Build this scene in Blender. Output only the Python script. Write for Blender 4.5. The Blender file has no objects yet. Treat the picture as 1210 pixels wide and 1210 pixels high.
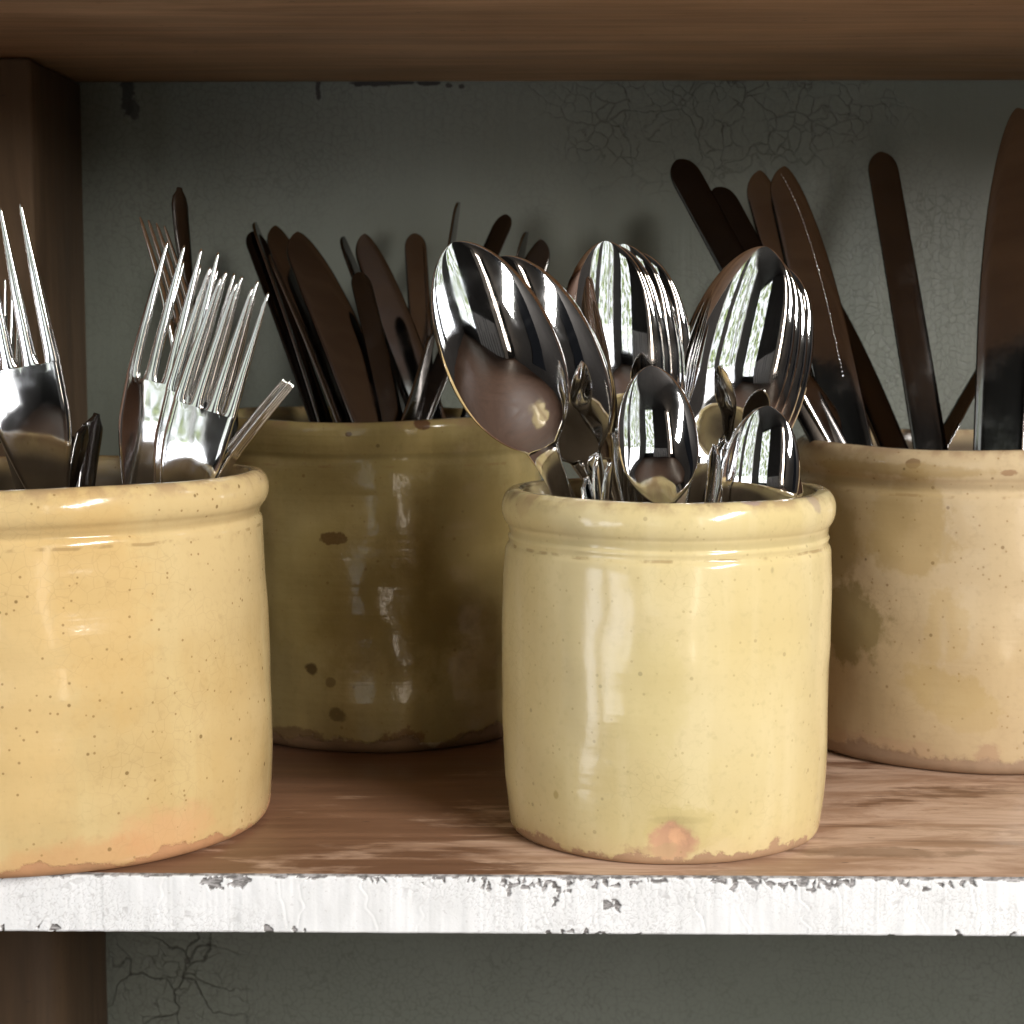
import bpy, math, random
import numpy as np
from mathutils import Vector, Matrix
R = math.radians
rng = np.random.default_rng(7)
random.seed(7)
sc = bpy.context.scene
col = sc.collection

# ------------------------------------------------------------------ camera
FPX = 2200.0                      # focal length in pixels of the 1210 px photograph
CAM = Vector((0.0, 0.0, 0.2035))
PITCH, YAW = R(5.89), R(0.9)
cam_d = bpy.data.cameras.new('camera')
cam = bpy.data.objects.new('camera', cam_d); col.objects.link(cam)
cam_d.sensor_fit = 'HORIZONTAL'; cam_d.sensor_width = 36.0
cam_d.lens = FPX / 1210.0 * 36.0
cam_d.clip_start = 0.02; cam_d.clip_end = 60
fwd = Vector((-math.sin(YAW) * math.cos(PITCH), math.cos(YAW) * math.cos(PITCH), -math.sin(PITCH)))
rgt = Vector((math.cos(YAW), math.sin(YAW), 0))
upv = rgt.cross(fwd)
cam.matrix_world = Matrix(((rgt.x, upv.x, -fwd.x, CAM.x), (rgt.y, upv.y, -fwd.y, CAM.y), (rgt.z, upv.z, -fwd.z, CAM.z), (0, 0, 0, 1)))
cam_d.dof.use_dof = True
cam_d.dof.focus_distance = 0.72
cam_d.dof.aperture_fstop = 22.0
sc.camera = cam

def ray(px, py):
    return fwd + rgt * ((px - 605) / FPX) + upv * ((605 - py) / FPX)
def at(px, py, Y):                # the point at depth Y seen at this place of the photograph
    d = ray(px, py)
    return CAM + d * ((Y - CAM.y) / d.y)

# ------------------------------------------------------------------ light
sc.view_settings.view_transform = 'Standard'
sc.view_settings.look = 'None'
sc.view_settings.exposure = 0.0
sc.view_settings.gamma = 1.0
w = bpy.data.worlds.new('World'); sc.world = w
w.use_nodes = True
w.node_tree.nodes['Background'].inputs[0].default_value = (0.8, 0.85, 1, 1)
w.node_tree.nodes['Background'].inputs[1].default_value = 0.01

KEYPOS = Vector((1.60, -0.98, 1.12))
ld = bpy.data.lights.new('window_daylight', 'AREA')
ld.shape = 'RECTANGLE'; ld.size = 0.25; ld.size_y = 1.6
ld.energy = 114; ld.color = (1.0, 0.972, 0.935)
lo = bpy.data.objects.new('window_daylight', ld); col.objects.link(lo)
lo.location = KEYPOS
lo.rotation_euler = (Vector((0.06, 0.75, KEYPOS.z)) - KEYPOS).to_track_quat('-Z', 'Z').to_euler()

# ------------------------------------------------------------------ node helpers
def new_mat(name):
    m = bpy.data.materials.new(name); m.use_nodes = True
    nt = m.node_tree
    return m, nt, nt.nodes['Principled BSDF']
class N:
    def __init__(s, nt): s.nt = nt
    def lk(s, a, b): s.nt.links.new(a, b)
    def setin(s, sock, v):
        if hasattr(v, 'is_output') or isinstance(v, bpy.types.NodeSocket): s.lk(v, sock)
        else:
            if sock.type == 'RGBA' and len(v) == 3: v = (*v, 1)
            sock.default_value = v
    def coord(s, kind='Object'):
        return s.nt.nodes.new('ShaderNodeTexCoord').outputs[kind]
    def map(s, v, scale=(1, 1, 1), loc=(0, 0, 0)):
        n = s.nt.nodes.new('ShaderNodeMapping'); s.lk(v, n.inputs[0])
        n.inputs['Scale'].default_value = scale; n.inputs['Location'].default_value = loc
        return n.outputs[0]
    def noise(s, v, scale=5, detail=4, rough=0.55, dist=0.0):
        n = s.nt.nodes.new('ShaderNodeTexNoise'); s.lk(v, n.inputs['Vector'])
        n.inputs['Scale'].default_value = scale; n.inputs['Detail'].default_value = detail
        n.inputs['Roughness'].default_value = rough; n.inputs['Distortion'].default_value = dist
        return n.outputs['Fac']
    def noisec(s, v, scale=5, detail=4):
        n = s.nt.nodes.new('ShaderNodeTexNoise'); s.lk(v, n.inputs['Vector'])
        n.inputs['Scale'].default_value = scale; n.inputs['Detail'].default_value = detail
        return n.outputs['Color']
    def vor(s, v, scale=5, feature='F1', rand=1.0):
        n = s.nt.nodes.new('ShaderNodeTexVoronoi'); n.feature = feature
        s.lk(v, n.inputs['Vector']); n.inputs['Scale'].default_value = scale
        n.inputs['Randomness'].default_value = rand
        return n
    def ramp(s, f, stops):
        n = s.nt.nodes.new('ShaderNodeValToRGB'); s.lk(f, n.inputs[0])
        e = n.color_ramp.elements
        while len(e) < len(stops): e.new(0.5)
        for el, (p, c) in zip(e, stops):
            el.position = p
            el.color = (c, c, c, 1) if isinstance(c, (int, float)) else (*c, 1)
        return n.outputs[0]
    def rng(s, f, a, b, c=0.0, d=1.0, smooth=True):
        n = s.nt.nodes.new('ShaderNodeMapRange')
        if smooth: n.interpolation_type = 'SMOOTHSTEP'
        s.setin(n.inputs[0], f)
        for i, x in enumerate((a, b, c, d)): n.inputs[i + 1].default_value = x
        return n.outputs[0]
    def math(s, op, a, b=0.0):
        n = s.nt.nodes.new('ShaderNodeMath'); n.operation = op
        s.setin(n.inputs[0], a); s.setin(n.inputs[1], b)
        return n.outputs[0]
    def mix(s, f, a, b, mode='MIX'):
        n = s.nt.nodes.new('ShaderNodeMix'); n.data_type = 'RGBA'; n.blend_type = mode
        s.setin(n.inputs[0], f); s.setin(n.inputs[6], a); s.setin(n.inputs[7], b)
        return n.outputs[2]
    def sep(s, v):
        n = s.nt.nodes.new('ShaderNodeSeparateXYZ'); s.lk(v, n.inputs[0]); return n.outputs
    def vadd(s, a, b, op='ADD'):
        n = s.nt.nodes.new('ShaderNodeVectorMath'); n.operation = op
        s.setin(n.inputs[0], a); s.setin(n.inputs[1], b); return n
    def vscale(s, a, k):
        n = s.nt.nodes.new('ShaderNodeVectorMath'); n.operation = 'SCALE'
        s.lk(a, n.inputs[0]); n.inputs['Scale'].default_value = k; return n.outputs[0]
    def bump(s, h, strength=0.3, dist=0.001, normal=None):
        n = s.nt.nodes.new('ShaderNodeBump'); s.lk(h, n.inputs['Height'])
        n.inputs['Strength'].default_value = strength; n.inputs['Distance'].default_value = dist
        if normal is not None: s.lk(normal, n.inputs['Normal'])
        return n.outputs[0]
    def spot(s, v, c, radii, wob=0.3, wscale=60, soft=0.35):
        """mask of one irregular blotch round the point c"""
        d = s.vadd(v, tuple(c), 'SUBTRACT').outputs[0]
        dm = s.vadd(d, tuple(1.0 / r for r in radii), 'MULTIPLY').outputs[0]
        ln = s.vadd(dm, (0, 0, 0), 'LENGTH').outputs['Value']
        nz = s.noise(v, wscale, 6, 0.68)
        ln = s.math('ADD', ln, s.math('MULTIPLY', s.math('SUBTRACT', nz, 0.5), wob * 4.5))
        return s.rng(ln, 1 - soft / 2, 1 + soft / 2, 1, 0)
    def attr(s, name):
        n = s.nt.nodes.new('ShaderNodeAttribute'); n.attribute_name = name; return n.outputs['Fac']

# ------------------------------------------------------------------ materials
def steel(name, rough=0.035, tint=(0.86, 0.855, 0.85), scratch=0.03):
    m, nt, b = new_mat(name); n = N(nt)
    c = n.coord()
    b.inputs['Metallic'].default_value = 1
    b.inputs['Base Color'].default_value = (*tint, 1)
    g = n.noise(n.map(c, (60, 60, 6)), 12, 5)
    smudge = n.noise(c, 70, 3)
    n.lk(n.math('ADD', n.rng(smudge, 0.45, 0.75, rough, rough + 0.08), n.math('MULTIPLY', g, scratch)), b.inputs['Roughness'])
    n.lk(n.bump(n.noise(c, 90, 2), 0.10, 0.0004), b.inputs['Normal'])
    return m
M_SPOON = steel('polished_steel', 0.025, (0.88, 0.875, 0.87), 0.02)
M_FORK = steel('fork_steel', 0.05)
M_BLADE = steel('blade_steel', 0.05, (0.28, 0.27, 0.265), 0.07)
M_DARK = steel('dark_steel', 0.12, (0.13, 0.125, 0.12), 0.08)  # steel with a much darker tint

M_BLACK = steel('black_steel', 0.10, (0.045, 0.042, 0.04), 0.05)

def wood(name, dark=(0.10, 0.048, 0.026), light=(0.30, 0.165, 0.095), axis='X', rough=0.42, worn=0.0, seed=0.0, wornpts=()):
    m, nt, b = new_mat(name); n = N(nt)
    c0 = n.coord()
    c = n.map(c0, (1, 1, 1), (seed, seed * 1.7, seed * 0.3))
    sc1 = {'X': (1.6, 26, 26), 'Z': (26, 26, 1.6)}[axis]
    sc2 = {'X': (8, 150, 150), 'Z': (150, 150, 8)}[axis]
    warp = n.vscale(n.noisec(c, 5, 2), 0.03)
    cw = n.vadd(c, warp).outputs[0]
    g1 = n.noise(n.map(cw, sc1), 1.0, 6, 0.6, 0.6)
    g2 = n.noise(n.map(cw, sc2), 1.0, 4, 0.6)
    g3 = n.noise(c, 9, 4)
    f = n.math('ADD', n.math('MULTIPLY', g1, 0.45), n.math('ADD', n.math('MULTIPLY', g2, 0.32), n.math('MULTIPLY', g3, 0.25)))
    colr = n.ramp(f, [(0.34, dark), (0.5, tuple((a + d) / 2 for a, d in zip(dark, light))), (0.64, light)])
    if worn > 0:
        z = n.sep(c0)
        patch = n.noise(n.map(c, (6, 16, 16)), 2.2, 7, 0.62, 0.4)
        # bare, rubbed-off wood where the crocks are dragged to the front edge
        edge = n.rng(z[1], 0.665, 0.80, 0.17, 0.0, False)
        side = n.rng(z[0], -0.08, 0.09, -0.13, 0.14, False)
        pm = n.rng(n.math('ADD', n.math('ADD', n.math('ADD', patch, edge), side), n.math('MULTIPLY', n.math('SUBTRACT', g2, 0.5), 0.28)), 0.53, 0.66)
        pm = n.math('MULTIPLY', pm, n.rng(g2, 0.30, 0.5, 0.55, 1.0))
        bare = n.mix(n.rng(n.noise(n.map(c, (11, 42, 42)), 1.5, 8, 0.7, 0.8), 0.36, 0.64), (0.37, 0.225, 0.145), (0.62, 0.435, 0.32))
        colr = n.mix(n.math('MULTIPLY', pm, worn), colr, bare)
        for p, r in wornpts:
            colr = n.mix(n.math('MULTIPLY', n.spot(c0, p, r, 0.6, 70, 0.7), 0.6), colr, (0.20, 0.12, 0.07))
    spk = n.vor(n.map(c, (30, 90, 90)), 2.0)
    dk = n.math('MULTIPLY', n.rng(spk.outputs['Distance'], 0.05, 0.12, 1, 0), n.rng(n.sep(spk.outputs['Color'])[0], 0.66, 0.68))
    colr = n.mix(n.math('MULTIPLY', dk, 0.6), colr, (0.05, 0.03, 0.02))
    n.lk(colr, b.inputs['Base Color'])
    n.lk(n.rng(g1, 0.3, 0.7, rough - 0.08, rough + 0.15), b.inputs['Roughness'])
    h = n.math('ADD', n.math('MULTIPLY', g2, 0.6), n.math('MULTIPLY', g1, 0.6))
    n.lk(n.bump(h, 0.5, 0.0008), b.inputs['Normal'])
    return m

def glaze(name, base, base2, foot, ri, speck=0.5, marks=(), rough=0.1, seed=0.0, bump=1.0, footh=0.008, height=0.14, creamy=(0.62, 0.5, 0.26)):
    """lead-glazed earthenware"""
    m, nt, b = new_mat(name); n = N(nt)
    c0 = n.coord(); c = n.map(c0, (1, 1, 1), (seed, seed, seed))
    big = n.noise(c, 14, 4, 0.5)
    streak = n.noise(n.map(c, (60, 60, 7)), 1.0, 4)
    colr = n.mix(n.rng(big, 0.35, 0.65), base, base2)
    colr = n.mix(n.math('MULTIPLY', n.rng(streak, 0.45, 0.7), 0.35), colr, creamy)
    fine = n.noise(c, 320, 3)
    colr = n.mix(n.math('MULTIPLY', n.rng(fine, 0.5, 0.8), 0.22), colr, tuple(x * 0.62 for x in base))
    z = n.sep(c0)[2]
    # thin glaze on the edge of the lip
    lip = n.math('MULTIPLY', n.rng(z, height - 0.006, height - 0.0005), n.rng(n.noise(c, 90, 4), 0.42, 0.6))
    colr = n.mix(n.math('MULTIPLY', lip, 0.6), colr, (0.30, 0.19, 0.11))
    rough_s = rough
    for (p, rad, cl, st, wob, soft) in marks:  # glaze stains, plus reflected light and form shading put into the colour
        mk = n.spot(c0, p, rad, wob, 70, soft)
        colr = n.mix(n.math('MULTIPLY', mk, st), colr, cl)
    # specks in three sizes
    for sc_, thr, gate, dark in ((170, 0.17, 0.86, (0.16, 0.09, 0.03)), (75, 0.08, 0.80, (0.07, 0.045, 0.02)), (420, 0.26, 0.86, (0.26, 0.16, 0.06))):
        v = n.vor(c, sc_)
        mk = n.math('MULTIPLY', n.rng(v.outputs['Distance'], thr * 0.6, thr, 1, 0), n.rng(n.sep(v.outputs['Color'])[0], gate, gate + 0.02))
        colr = n.mix(n.math('MULTIPLY', mk, speck), colr, dark)
    # brown line where the glaze thinned on the groove below the lip, and fine crazing
    gl = n.rng(n.math('ABSOLUTE', n.math('SUBTRACT', n.math('ADD', z, n.math('MULTIPLY', n.math('SUBTRACT', n.noise(c, 30, 3), 0.5), 0.003)), height - 0.0215)), 0.0003, 0.0009, 1, 0)
    colr = n.mix(n.math('MULTIPLY', n.math('MULTIPLY', gl, n.rng(n.noise(c, 110, 4), 0.48, 0.62)), 0.55), colr, (0.27, 0.17, 0.07))
    gr = n.rng(n.math('ABSOLUTE', n.math('SUBTRACT', z, height - 0.0165)), 0.0004, 0.0022, 1, 0)
    colr = n.mix(n.math('MULTIPLY', gr, 0.35), colr, tuple(x * 0.62 for x in base))
    cz = n.vor(n.vadd(c, n.vscale(n.noisec(c, 60, 3), 0.006)).outputs[0], 210, 'DISTANCE_TO_EDGE').outputs['Distance']
    czm = n.math('MULTIPLY', n.rng(cz, 0.0, 0.05, 1, 0), n.rng(n.noise(c, 18, 4), 0.45, 0.65))
    colr = n.mix(n.math('MULTIPLY', czm, 0.16), colr, (0.25, 0.17, 0.08))
    # pot's inside coloured dark: stands for its shade, mutes gold reflections in spoons
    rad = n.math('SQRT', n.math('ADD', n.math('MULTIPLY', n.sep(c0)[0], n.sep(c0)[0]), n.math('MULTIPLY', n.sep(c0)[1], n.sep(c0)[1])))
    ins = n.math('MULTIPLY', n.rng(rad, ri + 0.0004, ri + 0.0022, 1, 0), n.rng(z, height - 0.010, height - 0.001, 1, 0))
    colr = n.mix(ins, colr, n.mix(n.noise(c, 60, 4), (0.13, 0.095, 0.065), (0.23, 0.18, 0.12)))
    # bare foot
    fz = n.math('ADD', z, n.math('MULTIPLY', n.math('SUBTRACT', n.noise(c, 42, 6, 0.65), 0.5), 0.026))
    fm = n.rng(fz, footh * 0.55, footh * 0.85, 1, 0)
    colr = n.mix(fm, colr, n.mix(n.noise(c, 130, 4), foot, tuple(x * 0.45 for x in foot)))
    blush = n.rng(fz, footh * 0.5, footh * 2.6, 0.3, 0)
    colr = n.mix(blush, colr, tuple(0.5 * a + 0.5 * d for a, d in zip(foot, base)))
    n.lk(colr, b.inputs['Base Color'])
    n.lk(n.mix(fm, (rough_s,) * 3, (0.7,) * 3), b.inputs['Roughness'])
    b.inputs['IOR'].default_value = 1.45
    rings = n.noise(n.map(c, (3, 3, 260)), 1.0, 2)
    wav = n.noise(c, 26, 2)
    peel = n.noise(c, 170, 3)
    pits = n.noise(n.map(c, (1, 1, 0.5)), 500, 2)
    h = n.math('ADD', n.math('MULTIPLY', rings, 0.16), n.math('MULTIPLY', wav, 1.6))
    h = n.math('ADD', h, n.math('ADD', n.math('MULTIPLY', peel, 0.17), n.math('MULTIPLY', pits, 0.035)))
    h = n.math('ADD', h, n.math('MULTIPLY', fm, -0.3))
    n.lk(n.bump(h, 0.55 * bump, 0.0016), b.inputs['Normal'])
    return m

def flat(name, c, rough=0.6, metal=0.0):
    m, nt, b = new_mat(name); n = N(nt)
    co = n.coord()
    n.lk(n.mix(n.rng(n.noise(co, 6, 5), 0.3, 0.7), c, tuple(x * 0.8 for x in c)), b.inputs['Base Color'])
    b.inputs['Roughness'].default_value = rough; b.inputs['Metallic'].default_value = metal
    n.lk(n.bump(n.noise(co, 60, 4), 0.2, 0.002), b.inputs['Normal'])
    return m

# ------------------------------------------------------------------ object helpers
def link(o, parent=None):
    col.objects.link(o)
    if parent is not None: o.parent = parent
    return o
def thing(name, label, cat, loc=(0, 0, 0), group=None):
    o = bpy.data.objects.new(name, None); col.objects.link(o)
    o.location = loc; o.empty_display_size = 0.02
    o['label'] = label; o['category'] = cat
    if group: o['group'] = group
    return o
def mesh_obj(name, verts, faces, mat, parent=None, smooth=True, loc=None):
    me = bpy.data.meshes.new(name)
    me.from_pydata([tuple(v) for v in verts], [], [tuple(int(i) for i in f) for f in faces])
    me.validate(); me.update()
    if smooth: me.shade_smooth()
    me.materials.append(mat)
    o = bpy.data.objects.new(name, me); link(o, parent)
    if loc is not None: o.location = loc
    return o
def box(name, x0, x1, y0, y1, z0, z1, mat, parent=None, bev=0.002, structure=False, seg=2):
    import bmesh
    bm = bmesh.new()
    bmesh.ops.create_cube(bm, size=1)
    for v in bm.verts:
        v.co = Vector(((x0 + x1) / 2 + v.co.x * (x1 - x0), (y0 + y1) / 2 + v.co.y * (y1 - y0), (z0 + z1) / 2 + v.co.z * (z1 - z0)))
    if bev > 0:
        bmesh.ops.bevel(bm, geom=list(bm.edges), offset=bev, segments=seg, affect='EDGES', profile=0.5)
    me = bpy.data.meshes.new(name); bm.to_mesh(me); bm.free()
    me.materials.append(mat)
    me.shade_smooth()
    try: me.set_sharp_from_angle(angle=R(50))
    except Exception: pass
    o = bpy.data.objects.new(name, me); link(o, parent)
    if structure: o['kind'] = 'structure'
    return o
def vertex_normals(V, F):
    nrm = np.zeros_like(V)
    for f in F:
        p = V[list(f)]
        a = np.cross(p[1] - p[0], p[2] - p[0])
        if len(f) == 4: a = a + np.cross(p[2] - p[0], p[3] - p[0])
        for i in f: nrm[i] += a
    l = np.linalg.norm(nrm, axis=1); l[l < 1e-20] = 1
    return nrm / l[:, None]
def split_build(V, F, tags, names, mats):
    """cut one welded surface into several part meshes that keep the shading of the whole"""
    nrm = vertex_normals(V, F)
    out = []
    tags = np.array(tags)
    for k, nm in enumerate(names):
        fs = [F[i] for i in np.where(tags == k)[0]]
        if not fs: out.append(None); continue
        idx = sorted({i for f in fs for i in f}); mp = {i: j for j, i in enumerate(idx)}
        me = bpy.data.meshes.new(nm)
        me.from_pydata([tuple(V[i]) for i in idx], [], [tuple(mp[i] for i in f) for f in fs])
        me.update(); me.shade_smooth()
        me.normals_split_custom_set_from_vertices([tuple(nrm[i]) for i in idx])
        me.materials.append(mats[k])
        out.append((nm, me))
    return out
def weld(V, F, tags, tol=2e-6):
    key = np.round(V / tol).astype(np.int64)
    d = {}; mp = np.zeros(len(V), int); keep = []
    for i, k in enumerate(map(tuple, key)):
        if k not in d: d[k] = len(keep); keep.append(i)
        mp[i] = d[k]
    V2 = V[keep]; F2 = []; t2 = []
    for f, t in zip(F, tags):
        g = []
        for i in f:
            j = int(mp[i])
            if j not in g: g.append(j)
        if len(g) >= 3: F2.append(tuple(g)); t2.append(t)
    return V2, F2, t2

# ------------------------------------------------------------------ cutlery surfaces
# every piece is laid out along s (0 at the tip) and across u (-1..1); local z runs up to the tip,
# local -y is the side that looks at the room
def interp(s, xs, ys):
    """smooth interpolation"""
    s = np.asarray(s, float); out = np.zeros_like(s)
    xs = np.array(xs, float); ys = np.array(ys, float)
    for i, x in np.ndenumerate(s):
        k = min(max(np.searchsorted(xs, x) - 1, 0), len(xs) - 2)
        t = min(max((x - xs[k]) / (xs[k + 1] - xs[k]), 0), 1); t = t * t * (3 - 2 * t)
        out[i] = ys[k] * (1 - t) + ys[k + 1] * t
    return out
def sheet(S, strips, yfun, thick, L, ncol, edge_p=5.0):
    """strips: list of (left(s), right(s), inner_left, inner_right, join_from, tag(s)); front and back skins closed at the rims"""
    Vs, Fs, Ts = [], [], []
    base = 0
    a = np.linspace(-math.pi / 2, math.pi / 2, ncol)
    U = np.sin(a) * 0.65 + (a / (math.pi / 2)) * 0.35
    ymid = np.array([yfun(s, 0.0)[1] for s in S])
    for (lf, rf, il, ir, s0, tagf) in strips:
        grid = np.zeros((len(S), ncol, 3)); th = np.zeros((len(S), ncol))
        for j, s in enumerate(S):
            l, r = lf(s), rf(s)
            for i, u in enumerate(U):
                x = (l + r) / 2 + u * (r - l) / 2
                zz, yy = yfun(s, x)
                grid[j, i] = (x, yy, zz)
                e = max(0.0, 1 - abs(u) ** edge_p) ** 0.5
                if s >= s0 - 1e-9 and ((il and u < 0) or (ir and u > 0)): e = 1.0
                th[j, i] = thick(s, u) * e
        gs = np.gradient(grid, axis=0); gu = np.gradient(grid, axis=1)
        nn = np.cross(gs, gu); ln = np.linalg.norm(nn, axis=2)
        bad = ln < 1e-14
        nn[bad] = (0, 1, 0); ln[bad] = 1
        nn /= ln[..., None]
        flip = nn[..., 1] < 0
        nn[flip] *= -1
        front = grid - nn * th[..., None]; back = grid + nn * th[..., None]
        n1 = len(S) * ncol
        Vs += [front.reshape(-1, 3), back.reshape(-1, 3)]
        for j in range(len(S) - 1):
            tg = tagf((S[j] + S[j + 1]) / 2)
            for i in range(ncol - 1):
                q = base + j * ncol + i
                Fs.append((q, q + ncol, q + ncol + 1, q + 1)); Ts.append(tg)
                q += n1
                Fs.append((q, q + 1, q + ncol + 1, q + ncol)); Ts.append(tg)
        # end caps
        for j, rev in ((0, False), (len(S) - 1, True)):
            tg = tagf(S[j])
            for i in range(ncol - 1):
                q = base + j * ncol + i
                f = (q, q + 1, q + n1 + 1, q + n1)
                Fs.append(f[::-1] if rev else f); Ts.append(tg)
        base += 2 * n1
    V = np.concatenate(Vs)
    return weld(V, Fs, Ts)

def centerline(L, pts):
    """integrate a bending line: pts = (s, angle in degrees); returns z(s), y(s), slope functions tables"""
    ss = np.linspace(0, L, 400)
    ang = np.radians(interp(ss, [p[0] for p in pts], [p[1] for p in pts]))
    ds = ss[1] - ss[0]
    y = np.concatenate([[0], np.cumsum(np.sin((ang[1:] + ang[:-1]) / 2) * ds)])
    z = np.concatenate([[0], np.cumsum(-np.cos((ang[1:] + ang[:-1]) / 2) * ds)])
    return ss, y, z, ang

def build_spoon(L, Lb, W, D, mat=M_SPOON, name='spoon'):
    t0 = 0.56
    ss, yc, zc, an = centerline(L, [(0, -2), (Lb * 0.5, 0), (Lb * 0.9, 2), (Lb * 1.2, 9), (Lb * 1.6, 4), (L * 0.72, -3), (L, -8)])
    def wbowl(s):
        t = s / Lb
        if t >= 1: return 0.0
        if t < t0: return W * max(0.0, 1 - ((t0 - t) / t0) ** 2.05) ** 0.56
        return W * max(0.0, 1 - ((t - t0) / (1 - t0)) ** 2.1) ** 0.54
    def whan(s):
        k = interp(np.array([s]), [Lb * 0.72, Lb * 0.98, Lb * 1.15, Lb * 1.6, L * 0.86, L - 0.006, L], [0, W * 0.30, W * 0.19, W * 0.17, W * 0.42, W * 0.44, W * 0.12])[0]
        return float(k)
    def wid(s): return (wbowl(s) ** 3 + whan(s) ** 3) ** (1 / 3)
    def yfun(s, x):
        y = np.interp(s, ss, yc); z = np.interp(s, ss, zc)
        t = s / Lb
        if t < 1.0:
            ww = max(wid(s), 1e-5); u = min(abs(x) / ww, 1)
            b = max(0.0, 1 - abs((t - 0.55) / 0.55) ** 2.0) if t < 0.55 else 0.5 + 0.5 * math.cos(math.pi * min(1, (t - 0.55) / 0.46))
            y -= D * b * (1 - u ** 2.1)
        else:
            y -= -0.0006 * (x / max(wid(s), 1e-5)) ** 2
        return z + L, y
    S = np.concatenate([(1 - np.cos(np.linspace(0, math.pi, 56))) / 2 * Lb * 1.0, np.linspace(Lb * 1.02, L * 0.97, 22), L - np.linspace(0.03 * L, 0, 7)[1:]])
    thick = lambda s, u: float(np.interp(s, [0, Lb * 0.8, Lb * 1.1, L * 0.7, L], [0.0007, 0.0009, 0.0015, 0.0010, 0.0008]))
    tag = lambda s: 0 if s < Lb * 1.0 else 1
    V, F, T = sheet(S, [(lambda s: -wid(s) - 1e-5, lambda s: wid(s) + 1e-5, False, False, 9, tag)], yfun, thick, L, 27, 9.0)
    return split_build(V, F, T, ['bowl', 'handle'], [mat, mat])

def build_fork(L, k=1.0, mat=M_FORK, bend=1.0, ntine=4, bendpts=None):
    T_, H_ = 0.046 * k, 0.020 * k          # tine length, head length
    p0, p1 = 0.0061 * k, 0.0066 * k        # pitch at the tips, at the roots
    s0 = T_
    ss, yc, zc, an = centerline(L, bendpts or [(0, -5 * bend), (T_ * 0.55, -3 * bend), (T_ * 1.15, 4 * bend), (T_ + H_ * 1.0, 16 * bend), (T_ + H_ * 2.4, 10 * bend), (L * 0.70, 0), (L, -4)])
    tw = lambda s: float(np.interp(s, [0, 0.0012 * k, T_ * 0.5, T_], [0.00028 * k, 0.00062 * k, 0.0016 * k, 0.0023 * k]))
    Hroot = p1 * (ntine - 1) / 2 + 0.00215 * k
    def H(s):
        return float(interp(np.array([s]), [s0, s0 + H_ * 0.55, s0 + H_ * 2.7, s0 + H_ * 3.2, L * 0.88, L - 0.004, L],
                            [Hroot, Hroot * 0.99, 0.0036 * k, 0.0030 * k, 0.0098 * k, 0.0096 * k, 0.003 * k])[0])
    rf = 0.0042 * k
    def borders(q):
        c = q - (ntine - 1) / 2
        def pitch(s): return p0 + (p1 - p0) * min(s / T_, 1)
        def inner(s):
            g = max(0.0, (s - (s0 - rf)) / rf); g = min(g, 1)
            f = 1 - math.sqrt(max(0.0, 1 - g * g))
            return tw(s) * (1 - f) + pitch(s) / 2 * f
        def left(s):
            if s >= s0:
                h = H(s)
                sc_ = h / Hroot
                return -h if q == 0 else (c - 0.5) * p1 * sc_
            return c * pitch(s) - (tw(s) if q == 0 else inner(s))
        def right(s):
            if s >= s0:
                h = H(s); sc_ = h / Hroot
                return h if q == ntine - 1 else (c + 0.5) * p1 * sc_
            return c * pitch(s) + (tw(s) if q == ntine - 1 else inner(s))
        return left, right
    def yfun(s, x):
        y = np.interp(s, ss, yc); z = np.interp(s, ss, zc)
        cup = float(np.interp(s, [0, T_ * 0.8, T_ + H_ * 0.6, T_ + H_ * 2.2, L], [0, 2, 5.0, 0, 0])) / k
        return z + L, y + cup * x * x
    S = np.concatenate([np.linspace(0, 0.003 * k, 4), np.linspace(0.006 * k, s0 - rf, 16), s0 - rf + rf * np.sin(np.linspace(0, math.pi / 2, 8))[1:],
                        np.linspace(s0, s0 + H_ * 3.2, 26)[1:], np.linspace(s0 + H_ * 3.4, L - 0.012, 12), L - np.linspace(0.009, 0, 5)])
    S[27 - 1] = S[27 - 1]
    thick = lambda s, u: float(np.interp(s, [0, 0.002 * k, T_ * 0.6, T_ + H_, T_ + H_ * 2.2, L * 0.7, L], [0.0003 * k, 0.00055 * k, 0.0010 * k, 0.0011 * k, 0.0017 * k, 0.0011, 0.0009]))
    strips = []
    for q in range(ntine):
        l, r = borders(q)
        strips.append((l, r, q > 0, q < ntine - 1, s0, (lambda s, q=q: q if s < s0 else (ntine if s < s0 + H_ * 2.3 else ntine + 1))))
    V, F, T = sheet(S, strips, yfun, thick, L, 7, 3.2)
    return split_build(V, F, T, ['tine'] * ntine + ['head', 'handle'], [mat] * (ntine + 2))

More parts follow.
